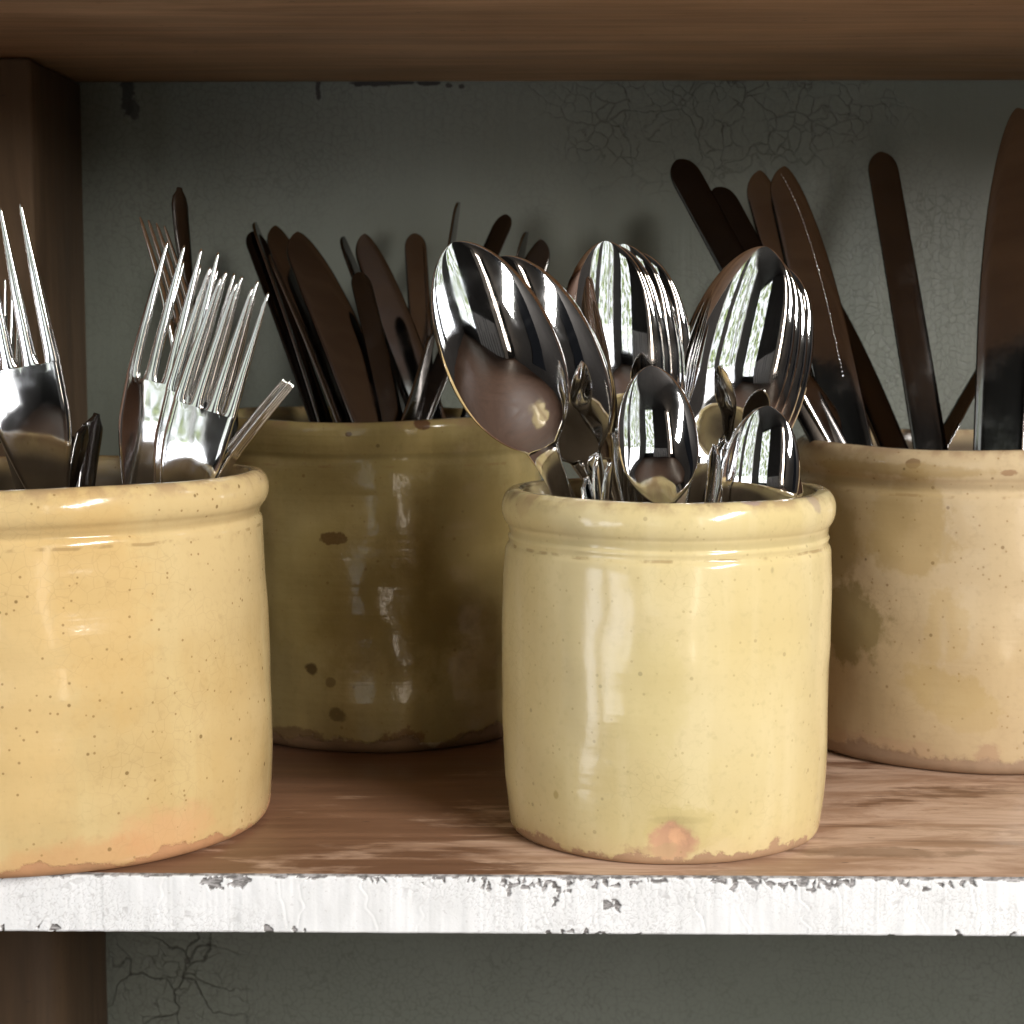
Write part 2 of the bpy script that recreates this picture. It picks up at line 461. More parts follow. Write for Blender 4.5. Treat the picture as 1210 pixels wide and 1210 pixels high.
def build_knife(L, Lb=0.140, W=0.021, mat=M_BLADE, hmat=M_FORK, curve=0.0, tipround=0.6, flip=False, hw=0.0075, sym=False):
    """blade and handle; the belly is the curved side"""
    sg = -1 if flip else 1
    def left(s):          # spine, nearly straight
        if sym and s < Lb:
            return -W * (0.5 + 0.05 * s / Lb) * (1 - max(0, 1 - s / (W * 0.75)) ** 2.2) ** 0.5
        if s < Lb:
            t = s / (W * tipround)
            a = (1 - max(0, 1 - t) ** 2) ** 0.5
            return (W * 0.10 - W * 0.42 * a) + curve * ((s / Lb) ** 2)
        return float(np.interp(s, [Lb, Lb + 0.004, Lb + 0.012, L - 0.01, L - 0.002, L], [-0.32 * W + curve, -hw * 0.62, -hw * 0.55, -hw, -hw * 0.9, -hw * 0.5]))
    def right(s):
        if sym and s < Lb:
            return W * (0.5 + 0.05 * s / Lb) * (1 - max(0, 1 - s / (W * 0.75)) ** 2.2) ** 0.5
        if s < Lb:
            t = min(1, s / (Lb * 0.62))
            a = (1 - (1 - t) ** 2.3) ** 0.62
            return W * 0.10 + W * 0.52 * a + curve * ((s / Lb) ** 2) - W * 0.08 * max(0, s / Lb - 0.6)
        return float(np.interp(s, [Lb, Lb + 0.004, Lb + 0.012, L - 0.01, L - 0.002, L], [0.58 * W + curve, hw * 0.62, hw * 0.55, hw, hw * 0.9, hw * 0.5]))
    def thick(s, u):
        if s < Lb: return 0.00085 * (1 - 0.25 * (u + 1) / 2) * (1.0 if u < 0.72 else max(0.15, 1 - 0.8 * (u - 0.72) / 0.28))
        return float(np.interp(s, [Lb, Lb + 0.01, L - 0.005, L], [0.0009, 0.0032, 0.0038, 0.002]))
    ss, yc, zc, an = centerline(L, [(0, -3), (L * 0.5, 0), (L, 2)])
    def yfun(s, x): return np.interp(s, ss, zc) + L, np.interp(s, ss, yc) + 1.5 * x * x
    S = np.concatenate([(np.linspace(0, 1, 14) ** 2) * 0.03, np.linspace(0.036, Lb - 0.001, 20), [Lb], np.linspace(Lb + 0.003, L - 0.008, 14), L - np.linspace(0.005, 0, 4)])
    tag = lambda s: 0 if s < Lb else 1
    if flip: l2, r2 = (lambda s: -right(s)), (lambda s: -left(s))
    else: l2, r2 = left, right
    th = (lambda s, u: thick(s, -u)) if flip else thick
    V, F, T = sheet(S, [(l2, r2, False, False, 9, tag)], yfun, th, L, 15, 8.0)
    return split_build(V, F, T, ['blade', 'handle'], [mat, hmat])

# ------------------------------------------------------------------ crocks (places)
def crock_center(px, Y): return Vector((at(px, 900, Y).x, Y, 0))
CR = {  # centre, outer radius, inner radius, height
    'fork':  (crock_center(49, 0.7500), 0.0945, 0.0845, 0.1425),
    'spoon': (crock_center(785, 0.7420), 0.0655, 0.0575, 0.1368),
    'knifeL': (crock_center(452, 0.940), 0.082, 0.0735, 0.1570),
    'knifeR': (crock_center(1143, 0.905), 0.086, 0.0775, 0.1465),
}
def reach(T, B, crock, zmin=0.012, Lmax=0.24):
    """how far the piece goes down from its tip before it meets the bottom or the wall of its crock"""
    c, Ro, Ri, Hc = CR[crock]
    d = (B - T).normalized(); s = 0.0; inside = False; rl = 9.0
    while s < Lmax:
        p = T + d * s
        r = math.hypot(p.x - c.x, p.y - c.y)
        if p.z < Hc:
            if not inside:
                inside = True
                if r > Ri - 0.002: print('WALL', crock, tuple(round(v, 3) for v in T), 'r', round(r, 4), 'Ri', Ri)
            elif r > Ri - 0.006 and r > rl: break
            rl = r
        if p.z < zmin: break
        s += 0.001
    return s
pieces = []
def pose(o, T, B, L, roll):
    zl = (T - B).normalized()
    base = T - zl * L
    tocam = (CAM - T).normalized()
    yl = -(tocam - zl * tocam.dot(zl)).normalized()
    xl = yl.cross(zl)
    M = Matrix(((xl.x, yl.x, zl.x), (xl.y, yl.y, zl.y), (xl.z, yl.z, zl.z))) @ Matrix.Rotation(R(roll), 3, 'Z')
    o.matrix_world = Matrix.Translation(base) @ M.to_4x4()
def piece(kind, crock, T, B, roll, label, group, build, Lfix=None, **kw):
    """T, B = (photo x, photo y, depth) of the tip and of a point further down"""
    Tw, Bw = at(*T), at(*B)
    L = Lfix or reach(Tw, Bw, crock)
    parts = build(L, **kw)
    root = bpy.data.objects.new(kind, None); col.objects.link(root); root.empty_display_size = 0.01
    root['label'] = label; root['category'] = kind.split('_')[-1] if kind != 'table_knife' else 'knife'
    root['category'] = {'tablespoon': 'spoon', 'teaspoon': 'spoon'}.get(kind, root['category'])
    root['group'] = group
    for p in parts:
        if p is None: continue
        o = bpy.data.objects.new(p[0], p[1]); link(o, root)
    pose(root, Tw, Bw, L, roll)
    root['_L'] = L
    bottom = Tw + (Bw - Tw).normalized() * L
    if bottom.z < 0.004: print('LOW', label, round(bottom.z, 3))
    return root
def nested(src, off, label, dang=0.0):
    """copy of a piece and of its parts, moved by off in the piece's own axes"""
    c = src.copy(); col.objects.link(c)
    for ch in src.children:
        d = ch.copy(); col.objects.link(d); d.parent = c
    c.matrix_world = src.matrix_world @ Matrix.Translation(Vector(off)) @ Matrix.Rotation(R(dang), 4, 'Y')
    c['label'] = label
    return c

# ================================================================== the room behind the camera
floor_m = wood('room_floor_boards', (0.065, 0.033, 0.020), (0.135, 0.072, 0.045), 'X', 0.5)
wall_m = flat('dark_room_wall', (0.045, 0.04, 0.037), 0.9)
beige_m = flat('beige_door_jamb', (0.78, 0.68, 0.58), 0.7)
grey_m = flat('grey_lower_wall', (0.68, 0.65, 0.62), 0.8)
white_m = flat('window_frame_paint', (0.75, 0.75, 0.72), 0.5)
iron_m = flat('dark_iron', (0.03, 0.03, 0.03), 0.5)
# the garden beyond the glass: what is seen of it in the spoons
gm, gnt, gb = new_mat('garden_view'); n = N(gnt)
gc = n.coord()
fo = n.noise(gc, 4.2, 6, 0.62); fi = n.noise(gc, 15, 5, 0.7)
gcol = n.mix(n.rng(fo, 0.44, 0.56), (1.0, 1.05, 1.1), n.mix(n.rng(fi, 0.4, 0.62), (0.10, 0.13, 0.05), (0.55, 0.66, 0.34)))
tr = n.noise(n.map(gc, (1, 9, 0.8)), 1.0, 3, 0.5, 0.5)
gcol = n.mix(n.rng(tr, 0.60, 0.66), gcol, (0.03, 0.025, 0.02))
zz = n.sep(gc)[2]
gcol = n.mix(n.math('MULTIPLY', n.rng(zz, 0.02, 0.16, 1, 0), n.rng(n.sep(gc)[1], -3.4, -3.2, 0.12, 1.0)), gcol, (4.4, 4.5, 4.8))
em = gnt.nodes.new('ShaderNodeEmission'); n.lk(gcol, em.inputs[0]); em.inputs[1].default_value = 1.35
n.lk(em.outputs[0], gnt.nodes['Material Output'].inputs[0])
blind_m, bnt, bb = new_mat('sunlit_blind'); n = N(bnt)
be = bnt.nodes.new('ShaderNodeEmission'); n.lk(n.mix(n.noise(n.coord(), 5, 3), (1.0, 0.88, 0.74), (0.9, 0.76, 0.62)), be.inputs[0]); be.inputs[1].default_value = 10.0
n.lk(be.outputs[0], bnt.nodes['Material Output'].inputs[0])
def room_box(name, *a):
    o = box(name, *a[:6], a[6], None, 0.0, True); return o
room_box('room_floor', -1.5, 2.0, -3.4, 1.3, -1.0, -0.95, floor_m)
room_box('room_ceiling', -1.5, 2.0, -3.4, 1.3, 2.25, 2.30, wall_m)
room_box('room_wall', -0.42, 1.36, -3.45, -3.4, -0.95, 2.25, wall_m)
room_box('room_wall', 1.56, 2.0, -3.45, -3.4, -0.95, 2.25, wall_m)
room_box('room_wall', 1.36, 1.56, -3.45, -3.4, -0.95, -0.60, wall_m)
room_box('lit_door_blind', 1.36, 1.56, -3.48, -3.46, -0.60, 2.25, blind_m)
room_box('room_wall', -1.5, -1.38, -3.45, -3.4, -0.95, 2.25, wall_m)
room_box('room_wall', -1.38, -0.42, -3.45, -3.4, -0.95, -0.55, wall_m)
room_box('room_wall', -1.38, -0.42, -3.45, -3.4, 2.18, 2.25, wall_m)
room_box('window_mullion', -0.80, -0.77, -3.44, -3.41, -0.55, 2.18, white_m)
room_box('garden_backdrop', -2.4, 0.1, -4.05, -4.0, -0.95, 2.8, gm)
room_box('wall_dado', -0.42, 0.95, -3.4, -3.37, -0.95, -0.02, grey_m)
room_box('door_jamb', 1.02, 1.22, -3.4, -3.26, -0.95, 2.2, beige_m)
# left wall with the tall garden window
room_box('room_wall_left', -1.5, -1.45, -3.4, -1.95, -0.95, 2.25, wall_m)
room_box('room_wall_left', -1.5, -1.45, -0.12, 1.3, -0.95, 2.25, wall_m)
room_box('room_wall_left', -1.5, -1.45, -1.95, -0.12, -0.95, -0.62, wall_m)
room_box('room_wall_left', -1.5, -1.45, -1.95, -0.12, 2.12, 2.25, wall_m)
# right wall with the narrow bright window
room_box('room_wall_right', 1.80, 1.85, -3.4, -1.25, -0.95, 2.25, wall_m)
room_box('room_wall_right', 1.80, 1.85, -0.60, 1.3, -0.95, 2.25, wall_m)
room_box('room_wall_right', 1.80, 1.85, -1.25, -0.60, -0.95, -0.55, wall_m)
for y, wd in ((-1.95, 0.03), (-1.45, 0.04), (-0.72, 0.22), (-0.15, 0.03)):
    room_box('window_mullion', -1.48, -1.43, y, y + wd, -0.62, 2.12, wall_m if wd > 0.1 else white_m)
for z in (-0.62, 2.09): room_box('window_rail', -1.475, -1.435, -1.95, -0.12, z, z + 0.03, white_m)
for i in range(9):
    x = -0.40 + i * 0.15
    room_box('railing_bar', x, x + 0.025, -3.0, -2.98, -0.95, -0.15 + 0.25 * math.sin(i * 1.7), iron_m)
room_box('garden_backdrop', -1.95, -1.9, -2.9, 0.9, -0.95, 2.6, gm)

# ================================================================== cupboard
cup = thing('cupboard', 'old brown wooden cupboard with a peeling white shelf edge and grey green painted back', 'cupboard', (0, 0.86, -0.45))
def cpart(o):
    o.parent = cup; o.matrix_parent_inverse = Matrix.Translation(-Vector(cup.location)); return o
YB = 1.05; YF = 0.6662; XL, XR = -0.42, 0.50
XP = at(101, 300, YB).x; XPL = at(134, 1205, YB).x                     # right side of the corner post
shelf_m = wood('shelf_wood', (0.115, 0.055, 0.030), (0.27, 0.145, 0.085), 'X', 0.38, worn=0.85,
               wornpts=[(at(1035, 1005, 0.7), (0.035, 0.006, 0.01))])
over_m = wood('upper_shelf_wood', (0.30, 0.165, 0.075), (0.72, 0.47, 0.26), 'X', 0.6, seed=3.1)
post_m = wood('post_wood', (0.050, 0.029, 0.014), (0.135, 0.083, 0.043), 'Z', 0.7, seed=5.3)
side_m = wood('side_wood', (0.09, 0.045, 0.025), (0.17, 0.09, 0.055), 'Z', 0.5, seed=8.3)

# painted back panel with crackled paint
pm_, pnt, pb = new_mat('crackled_grey_green_paint'); n = N(pnt)
c = n.coord()
basec = n.mix(n.rng(n.noise(c, 7, 5), 0.3, 0.7), (0.148, 0.164, 0.131), (0.178, 0.193, 0.160))
cw = n.vadd(c, n.vscale(n.noisec(c, 45, 4), 0.020)).outputs[0]
e1 = n.vor(cw, 105, 'DISTANCE_TO_EDGE').outputs['Distance']
e2 = n.vor(cw, 230, 'DISTANCE_TO_EDGE').outputs['Distance']
e3 = n.vor(cw, 30, 'DISTANCE_TO_EDGE').outputs['Distance']
def pt(px, py): return at(px, py, YB)
m1 = n.spot(c, pt(858, 130), (0.085, 0.3, 0.040), 0.35, 16, 1.3)
m1b = n.spot(c, pt(205, 1160), (0.040, 0.3, 0.05), 0.5, 18, 0.8)
m2 = n.spot(c, pt(560, 1200), (0.18, 0.3, 0.05), 0.7, 14, 1.2)
m3 = n.math('MULTIPLY', n.rng(n.noise(c, 5, 3), 0.34, 0.55), 0.85)
mA = n.math('MAXIMUM', m1, m1b)
cr1 = n.math('MULTIPLY', n.math('MULTIPLY', n.rng(e1, 0.0, 0.05, 1, 0), n.rng(n.noise(c, 55, 3), 0.4, 0.6, 0.15, 1.0)), mA)
cr3 = n.math('MULTIPLY', n.rng(e3, 0.0, 0.018, 1, 0), n.math('MAXIMUM', n.math('MULTIPLY', m1, 0.4), m1b))
cr2 = n.math('MULTIPLY', n.rng(e2, 0.0, 0.09, 1, 0), n.math('MAXIMUM', n.math('MAXIMUM', m2, m3), n.math('MULTIPLY', mA, 0.5)))
basec = n.mix(n.math('MULTIPLY', cr1, 0.6), basec, (0.05, 0.045, 0.035))
basec = n.mix(n.math('MULTIPLY', cr3, 0.75), basec, (0.03, 0.025, 0.02))
basec = n.mix(n.math('MULTIPLY', cr2, 0.42), basec, (0.06, 0.055, 0.045))
for (px, py, rx, rz, st) in ((150, 112, 0.004, 0.012, .9), (158, 130, 0.003, 0.006, .8), (376, 105, 0.0014, 0.006, 1), (440, 98, 0.012, 0.0018, 1), (475, 97, 0.006, 0.0014, 1),
                             (508, 98, 0.006, 0.0015, 1), (530, 101, 0.0018, 0.0015, .9), (545, 102, 0.0016, 0.0014, .9)):
    basec = n.mix(n.math('MULTIPLY', n.spot(c, pt(px, py), (rx, 0.3, rz), 0.75, 160, 0.3), st), basec, (0.018, 0.014, 0.010))
n.lk(basec, pb.inputs['Base Color'])
pb.inputs['Roughness'].default_value = 0.46
h = n.math('ADD', n.math('MULTIPLY', cr1, -0.6), n.math('ADD', n.math('MULTIPLY', cr3, -1.2), n.math('MULTIPLY', cr2, -0.15)))
h = n.math('ADD', h, n.math('ADD', n.math('MULTIPLY', n.noise(c, 60, 4), 0.3), n.math('MULTIPLY', n.noise(n.map(c, (200, 1, 12)), 1, 3), 0.35)))
n.lk(n.bump(h, 0.7, 0.0010), pb.inputs['Normal'])
cpart(box('back_panel', XL + 0.021, XR - 0.021, YB, YB + 0.012, -0.80, 0.75, pm_, None, 0.0))

cpart(box('shelf', XL + 0.021, XR - 0.021, YF + 0.0017, YB - 0.001, -0.0213, 0.0, shelf_m, None, 0.0012))
ZU = at(600, 97, YB).z
usf = cpart(box('shelf', XL + 0.021, XR - 0.021, YF - 0.02, YB - 0.001, ZU, ZU + 0.022, over_m, None, 0.004, seg=3))
usf['label'] = 'upper shelf board seen from below, orange brown'
cpart(box('corner_post', XP - 0.12, XP, 0.945, YB - 0.0015, 0.0006, ZU - 0.0006, post_m, None, 0.0022, seg=3))
lp = cpart(box('corner_post', XPL - 0.12, XPL, 0.935, YB - 0.0015, -0.80, -0.0235, post_m, None, 0.014, seg=5))
cpart(box('side_panel', XL, XL + 0.02, YF - 0.02, YB + 0.012, -0.80, 0.75, side_m, None, 0.002))
cpart(box('side_panel', XR - 0.02, XR, YF - 0.02, YB + 0.012, -0.80, 0.75, side_m, None, 0.002))
# --- white peeling paint on the front edge of the shelf: real relief
def value_noise(X, Z, sx, sz, seed):
    r = np.random.default_rng(seed); G = r.random((256, 64))
    x = X * sx + 100; z = Z * sz + 20
    xi = np.floor(x).astype(int); zi = np.floor(z).astype(int)
    fx = x - xi; fz = z - zi; fx = fx * fx * (3 - 2 * fx); fz = fz * fz * (3 - 2 * fz)
    g = lambda a, b: G[a % 256, b % 64]
    return (g(xi, zi) * (1 - fx) + g(xi + 1, zi) * fx) * (1 - fz) + (g(xi, zi + 1) * (1 - fx) + g(xi + 1, zi + 1) * fx) * fz
x0, x1 = -0.26, 0.27
nx, nz = 1500, 64
gx = np.linspace(x0, x1, nx); gz = np.linspace(-0.0213 - 0.0004, 0.0004, nz)
X, Z = np.meshgrid(gx, gz, indexing='ij')
P = np.stack([rng.uniform(x0, x1, 4600), rng.uniform(-0.0245, 0.002, 4600)], 1)
# finer cells towards the chipped stretch
Xw = X + (value_noise(X, Z, 420, 420, 1) - .5) * 0.0022; Zw = Z + (value_noise(X, Z, 420, 420, 2) - .5) * 0.0022
d1 = np.full(X.shape, 9.0); d2 = np.full(X.shape, 9.0); cid = np.zeros(X.shape, int)
for i, (a, b_) in enumerate(P):
    ia = np.searchsorted(gx, a - 0.012); ib = np.searchsorted(gx, a + 0.012)
    dd = np.hypot((Xw[ia:ib] - a) * 1.15, Zw[ia:ib] - b_)
    s1 = d1[ia:ib]; s2 = d2[ia:ib]; c1 = cid[ia:ib]
    closer = dd < s1
    s2[:] = np.where(closer, s1, np.minimum(s2, dd)); c1[:] = np.where(closer, i, c1); s1[:] = np.where(closer, dd, s1)
edge = d2 - d1
def fx_(px): return at(px, 1040, YF).x
def fz_(py): return at(605, py, YF).z
chip_zones = [(268, 1043, 34, 8, .75), (600, 1044, 34, 10, .5), (500, 1038, 60, 3, .3), (655, 1060, 10, 12, .5), (632, 1043, 26, 10, .5), (672, 1043, 24, 7, .6), (700, 1044, 40, 8, .5), (724, 1070, 14, 8, .85), (740, 1040, 60, 4, .6),
              (880, 1043, 50, 4, .6), (960, 1044, 40, 5, .7), (990, 1043, 22, 4, .7), (1110, 1042, 60, 2, .3), (450, 1037, 120, 2, .3), (60, 1037, 60, 2, .2), (1180, 1106, 60, 2, .3), (1060, 1105, 30, 2, .4), (330, 1101, 40, 2, .3), (700, 1104, 80, 2, .3), (30, 1100, 60, 2, .3)]
prob = np.zeros(len(P)); 
for (px, py, rx, ry, pr) in chip_zones:
    cx, cz = fx_(px), fz_(py); rX, rZ = rx / 3290, ry / 3290
    q = ((P[:, 0] - cx) / rX) ** 2 + ((P[:, 1] - cz) / (rZ + 0.0008)) ** 2
    prob = np.maximum(prob, np.where(q < 1, pr, 0))
chipc = rng.random(len(P)) < prob * 0.78
chip = chipc[cid].astype(float)
chip = np.maximum(chip, (Z > -0.00025 - 0.0009 * np.clip(value_noise(X, Z, 350, 60, 31) - 0.45, 0, 1) * 2).astype(float))
# cracks only in some places
crackz = np.clip((value_noise(X, Z, 28, 40, 5) - 0.42) * 5, 0, 1) + np.where((X > fx_(560)) & (X < fx_(800)), 0.7, 0)
crack = np.clip(1 - edge / 0.00022, 0, 1) * np.clip(crackz, 0, 1) * (1 - chip)
# brush ridges run across the narrow edge (vertical), lumps and a few long wandering drips
rid = (value_noise(X, Z, 900, 25, 7) - .5) * 0.00016 + (value_noise(X, Z, 300, 40, 8) - .5) * 0.00030 + (value_noise(X, Z, 60, 90, 9) - .5) * 0.0002
for px in (183, 330, 352, 432, 498, 822, 872, 948, 990, 640, 1085, 1150):
    xc = fx_(px) + (value_noise(X, Z, 0, 260, px) - .5) * 0.0035 + (Z + 0.01) * 0.25 * math.sin(px)
    dd = X - xc
    rid = rid + 0.00007 * np.exp(-(dd / 0.0006) ** 2) - 0.00016 * (0.4 + 0.6 * abs(math.sin(px * 1.3))) * np.exp(-((dd - 0.0011) / 0.00035) ** 2)
depth = 0.0009 + rid - 0.00085 * chip - 0.00012 * crack
curl = np.clip(1 - np.abs(edge - 0.0006) / 0.0005, 0, 1) * (1 - chip) * np.clip(crackz, 0, 1)
depth = depth + 0.00003 * curl
rt = np.clip((Z + 0.0005) / 0.0009, 0, 1); rb = np.clip((-0.0208 - Z) / 0.0009, 0, 1)
depth = depth - 0.0009 * rt ** 2 - 0.0009 * rb ** 2
Yv = YF + 0.0009 - depth
V = np.stack([X, Yv, Z], -1).reshape(-1, 3)
I = np.arange(nx * nz).reshape(nx, nz)
F = np.stack([I[:-1, :-1], I[1:, :-1], I[1:, 1:], I[:-1, 1:]], -1).reshape(-1, 4)
em_, ent, eb = new_mat('peeling_white_paint'); n = N(ent)
c = n.coord(); ch = n.attr('chip')
wht = n.mix(n.rng(n.noise(n.map(c, (60, 60, 20)), 2, 4), 0.35, 0.7), (0.78, 0.78, 0.785), (0.70, 0.70, 0.70))
wht = n.mix(n.math('MULTIPLY', n.rng(n.noise(c, 500, 3), 0.62, 0.72), 0.4), wht, (0.45, 0.43, 0.42))
wht = n.mix(n.math('MULTIPLY', n.attr('crack'), 0.45), wht, (0.35, 0.33, 0.32))
gry = n.mix(n.rng(n.noise(n.map(c, (300, 300, 900)), 1, 4), 0.35, 0.65), (0.13, 0.12, 0.115), (0.38, 0.36, 0.355))
n.lk(n.mix(ch, wht, gry), eb.inputs['Base Color'])
eb.inputs['Roughness'].default_value = 0.45
n.lk(n.bump(n.noise(c, 700, 3), 0.3, 0.0003), eb.inputs['Normal'])
pe = mesh_obj('edge_paint', V, F, em_)
for nm, arr in (('chip', chip), ('crack', crack)):
    at_ = pe.data.attributes.new(nm, 'FLOAT', 'POINT'); at_.data.foreach_set('value', arr.reshape(-1).astype(np.float32))
cpart(pe); pe['label'] = 'thick white paint peeling off the front edge of the shelf'
# plain painted strips beyond the picture
for a, b_ in ((XL + 0.021, x0 + 0.0003), (x1 - 0.0003, XR - 0.021)):
    cpart(box('edge_paint', a, b_, YF + 0.0004, YF + 0.0012, -0.0212, -0.0001, em_, None, 0))
cpart(box('edge_paint', XL + 0.021, XR - 0.021, YF - 0.021, YF - 0.0198, ZU + 0.003, ZU + 0.019, em_, None, 0))

# ================================================================== crocks
def lathe_crock(name, key, prof, mat, label, wob=0.0006, seed=0, ovals=0.004, nseg=160, dents=(), tilt=0):
    c, Ro, Ri, Hc = CR[key]
    t = thing(name, label, 'crock', c, 'yellow glazed earthenware crocks holding cutlery')
    # outer profile (r, z) from foot to lip, then the inside down to the floor
    pts = [(0.0, 0.0012), (prof[0][0] * 0.6, 0.0010)] + list(prof)
    # resample smoothly
    out = []
    for i in range(len(pts) - 1):
        (r0, z0), (r1, z1) = pts[i], pts[i + 1]
        k = max(1, int(math.hypot(r1 - r0, z1 - z0) / 0.003))
        for j in range(k): out.append((r0 + (r1 - r0) * j / k, z0 + (z1 - z0) * j / k))
    out.append(pts[-1])
    inner = []
    rl, zl = prof[-1]
    for z in np.linspace(zl - 0.004, 0.012, 24): inner.append((Ri, float(z)))
    inner = [(Ri + 0.0015, zl - 0.0012)] + inner + [(Ri - 0.004, 0.0085), (Ri * 0.5, 0.008), (0.0, 0.008)]
    allp = out + inner; nout = len(out)
    zrim = next(z for r, z in prof if z > Hc * 0.85 and True)
    r_ = np.random.default_rng(seed); ph = r_.uniform(0, 6.28, 12)
    V = []; 
    for k, (r, z) in enumerate(allp):
        for s in range(nseg):
            a = 2 * math.pi * s / nseg
            f = 1 + ovals * math.sin(2 * a + ph[0] + z * 6) * 0.5
            w_ = wob * (math.sin(3 * a + ph[1] + z * 40) + 0.7 * math.sin(5 * a + ph[2] - z * 70) + 0.5 * math.sin(9 * a + ph[3] + z * 110) + 0.4 * math.sin(z * 300 + ph[4]) * math.sin(a + ph[5]))
            sc_ = min(1, r / 0.03)
            rr = r * f + w_ * sc_
            zz = z + (wob * 1.1 * math.sin(2 * a + ph[6]) + wob * 0.5 * math.sin(5 * a + ph[7])) * (z / Hc) * (1 if z > Hc * 0.5 else 0.0 if z < 0.02 else (z / Hc))
            x, y = rr * math.cos(a), rr * math.sin(a)
            p = Vector((x, y, zz))
            if k < nout:
                for (dp, dr, dd) in dents:
                    q = (p - Vector(dp)).length / dr
                    if q < 1:
                        fall = min(1.0, (1 - q) * 3.0)
                        p = p - Vector((x, y, 0)).normalized() * dd * fall * (0.8 + 0.4 * math.sin(x * 900) * math.sin(zz * 700))
            V.append(tuple(p))
    V = np.array(V); F = []; T = []
    zsplit = CR[key][3] - prof_rim[key]
    for k in range(len(allp) - 1):
        for s in range(nseg):
            a = k * nseg + s; b_ = k * nseg + (s + 1) % nseg
            F.append((a, b_, b_ + nseg, a + nseg))
            zm = (allp[k][1] + allp[k + 1][1]) / 2
            T.append(1 if zm > zsplit else 0)
    V, F, T = weld(V, F, T, 1e-6)
    for nm, me in split_build(V, F, T, ['body', 'rim'], [mat, mat]):
        o = bpy.data.objects.new(nm, me); link(o, t)
    return t
prof_rim = {'fork': 0.014, 'spoon': 0.0155, 'knifeL': 0.010, 'knifeR': 0.014}
def arc(cr, cz, rr, rz, a0, a1, n_=7):
    return [(cr + rr * math.cos(R(a)), cz + rz * math.sin(R(a))) for a in np.linspace(a0, a1, n_)]
def on_crock(key, px, py):
    """point of the crock's wall seen at a place of the photograph, in the crock's own coordinates"""
    c, Ro, Ri, Hc = CR[key]
    d = ray(px, py); o = CAM - c
    A = d.x ** 2 + d.y ** 2; Bq = 2 * (o.x * d.x + o.y * d.y); C_ = o.x ** 2 + o.y ** 2 - Ro ** 2
    disc = max(0, Bq * Bq - 4 * A * C_)
    t = (-Bq - math.sqrt(disc)) / (2 * A)
    return o + d * t

def mk(key, lst):
    return [(on_crock(key, px, py), (rr, rr, rz), cl, st, wob, soft) for (px, py, rr, rz, cl, st, wob, soft) in lst]

# front left crock (forks)
H = CR['fork'][3]
p = arc(0.0895, 0.0050, 0.0038, 0.0048, -88, 0, 6)
p += [(0.0940, 0.014), (0.0944, 0.03), (0.0943, 0.06), (0.0934, 0.09), (0.0924, 0.112), (0.0917, 0.1215), (0.0912, 0.1232), (0.0903, 0.1240), (0.0900, 0.1250), (0.0904, 0.1262)]
p += arc(0.0884, H - 0.0078, 0.0052, 0.0078, -62, 90, 12) + arc(0.0873, H - 0.0015, 0.0018, 0.0015, 95, 170, 3)
fork_gl = glaze('honey_yellow_glaze', (0.52, 0.37, 0.165), (0.56, 0.42, 0.21), (0.50, 0.24, 0.12), CR['fork'][2], 0.75, mk('fork', [
    (200, 985, 0.018, 0.010, (0.62, 0.33, 0.17), .5, .4, .9), (100, 1020, 0.03, 0.008, (0.55, 0.28, 0.13), .5, .4, .8),
    (120, 700, 0.02, 0.045, (0.56, 0.34, 0.11), .35, .3, .9), (15, 800, 0.02, 0.06, (0.66, 0.45, 0.2), .4, .3, .8)]), 0.15, 1.3, 0.8, 0.0055, H)  # last mark: soft pale zone of reflected light put into the glaze colour
lathe_crock('stoneware_crock', 'fork', p, fork_gl, 'wide honey yellow glazed crock at the front left, speckled, full of forks', 0.0005, 3)

# front crock in the middle (spoons)
H = CR['spoon'][3]
p = arc(0.0600, 0.0045, 0.0027, 0.0043, -88, -5, 6)
p += [(0.0633, 0.010), (0.0645, 0.022), (0.0654, 0.045), (0.0657, 0.075), (0.0654, 0.103), (0.0649, 0.1128), (0.0643, 0.1145), (0.0637, 0.1150), (0.0635, 0.1160), (0.0638, 0.1172), (0.0640, 0.1180), (0.0636, 0.1188), (0.0634, 0.1195)]
p += arc(0.0617, H - 0.0076, 0.0047, 0.0076, -62, 90, 12) + arc(0.0595, H - 0.0012, 0.0015, 0.0012, 95, 170, 3)
dent = on_crock('spoon', 795, 995)
sp_gl = glaze('pale_yellow_glaze', (0.59, 0.475, 0.235), (0.63, 0.52, 0.285), (0.42, 0.24, 0.15), CR['spoon'][2], 0.3, mk('spoon', [
    (685, 700, 0.009, 0.060, (0.62, 0.52, 0.30), .5, .25, .5), (760, 820, 0.016, 0.022, (0.56, 0.46, 0.21), .4, .3, .5),  # first mark: pale upright strip, a window reflection put into the colour
    (797, 985, 0.014, 0.011, (0.55, 0.44, 0.20), .7, .5, .35), (797, 971, 0.011, 0.0016, (0.46, 0.37, 0.17), .5, .35, .6),
    (793, 1000, 0.0098, 0.0080, (0.52, 0.29, 0.185), .92, .35, .35), (803, 992, 0.004, 0.005, (0.66, 0.38, 0.22), .8, .8, .5), (770, 1008, 0.010, 0.003, (0.45, 0.30, 0.17), .6, .9, .4), (655, 940, 0.0017, 0.0022, (0.42, 0.32, 0.13), .8, .2, .4), (915, 674, 0.0013, 0.002, (0.40, 0.32, 0.16), .8, .2, .4),
    (893, 592, 0.006, 0.0022, (0.36, 0.26, 0.22), .9, .5, .3), (965, 585, 0.004, 0.006, (0.42, 0.33, 0.24), .7, .5, .4), (620, 590, 0.006, 0.006, (0.50, 0.36, 0.18), .5, .4, .5)]),
    0.14, 4.4, 0.55, 0.0052, H, (0.70, 0.60, 0.36))
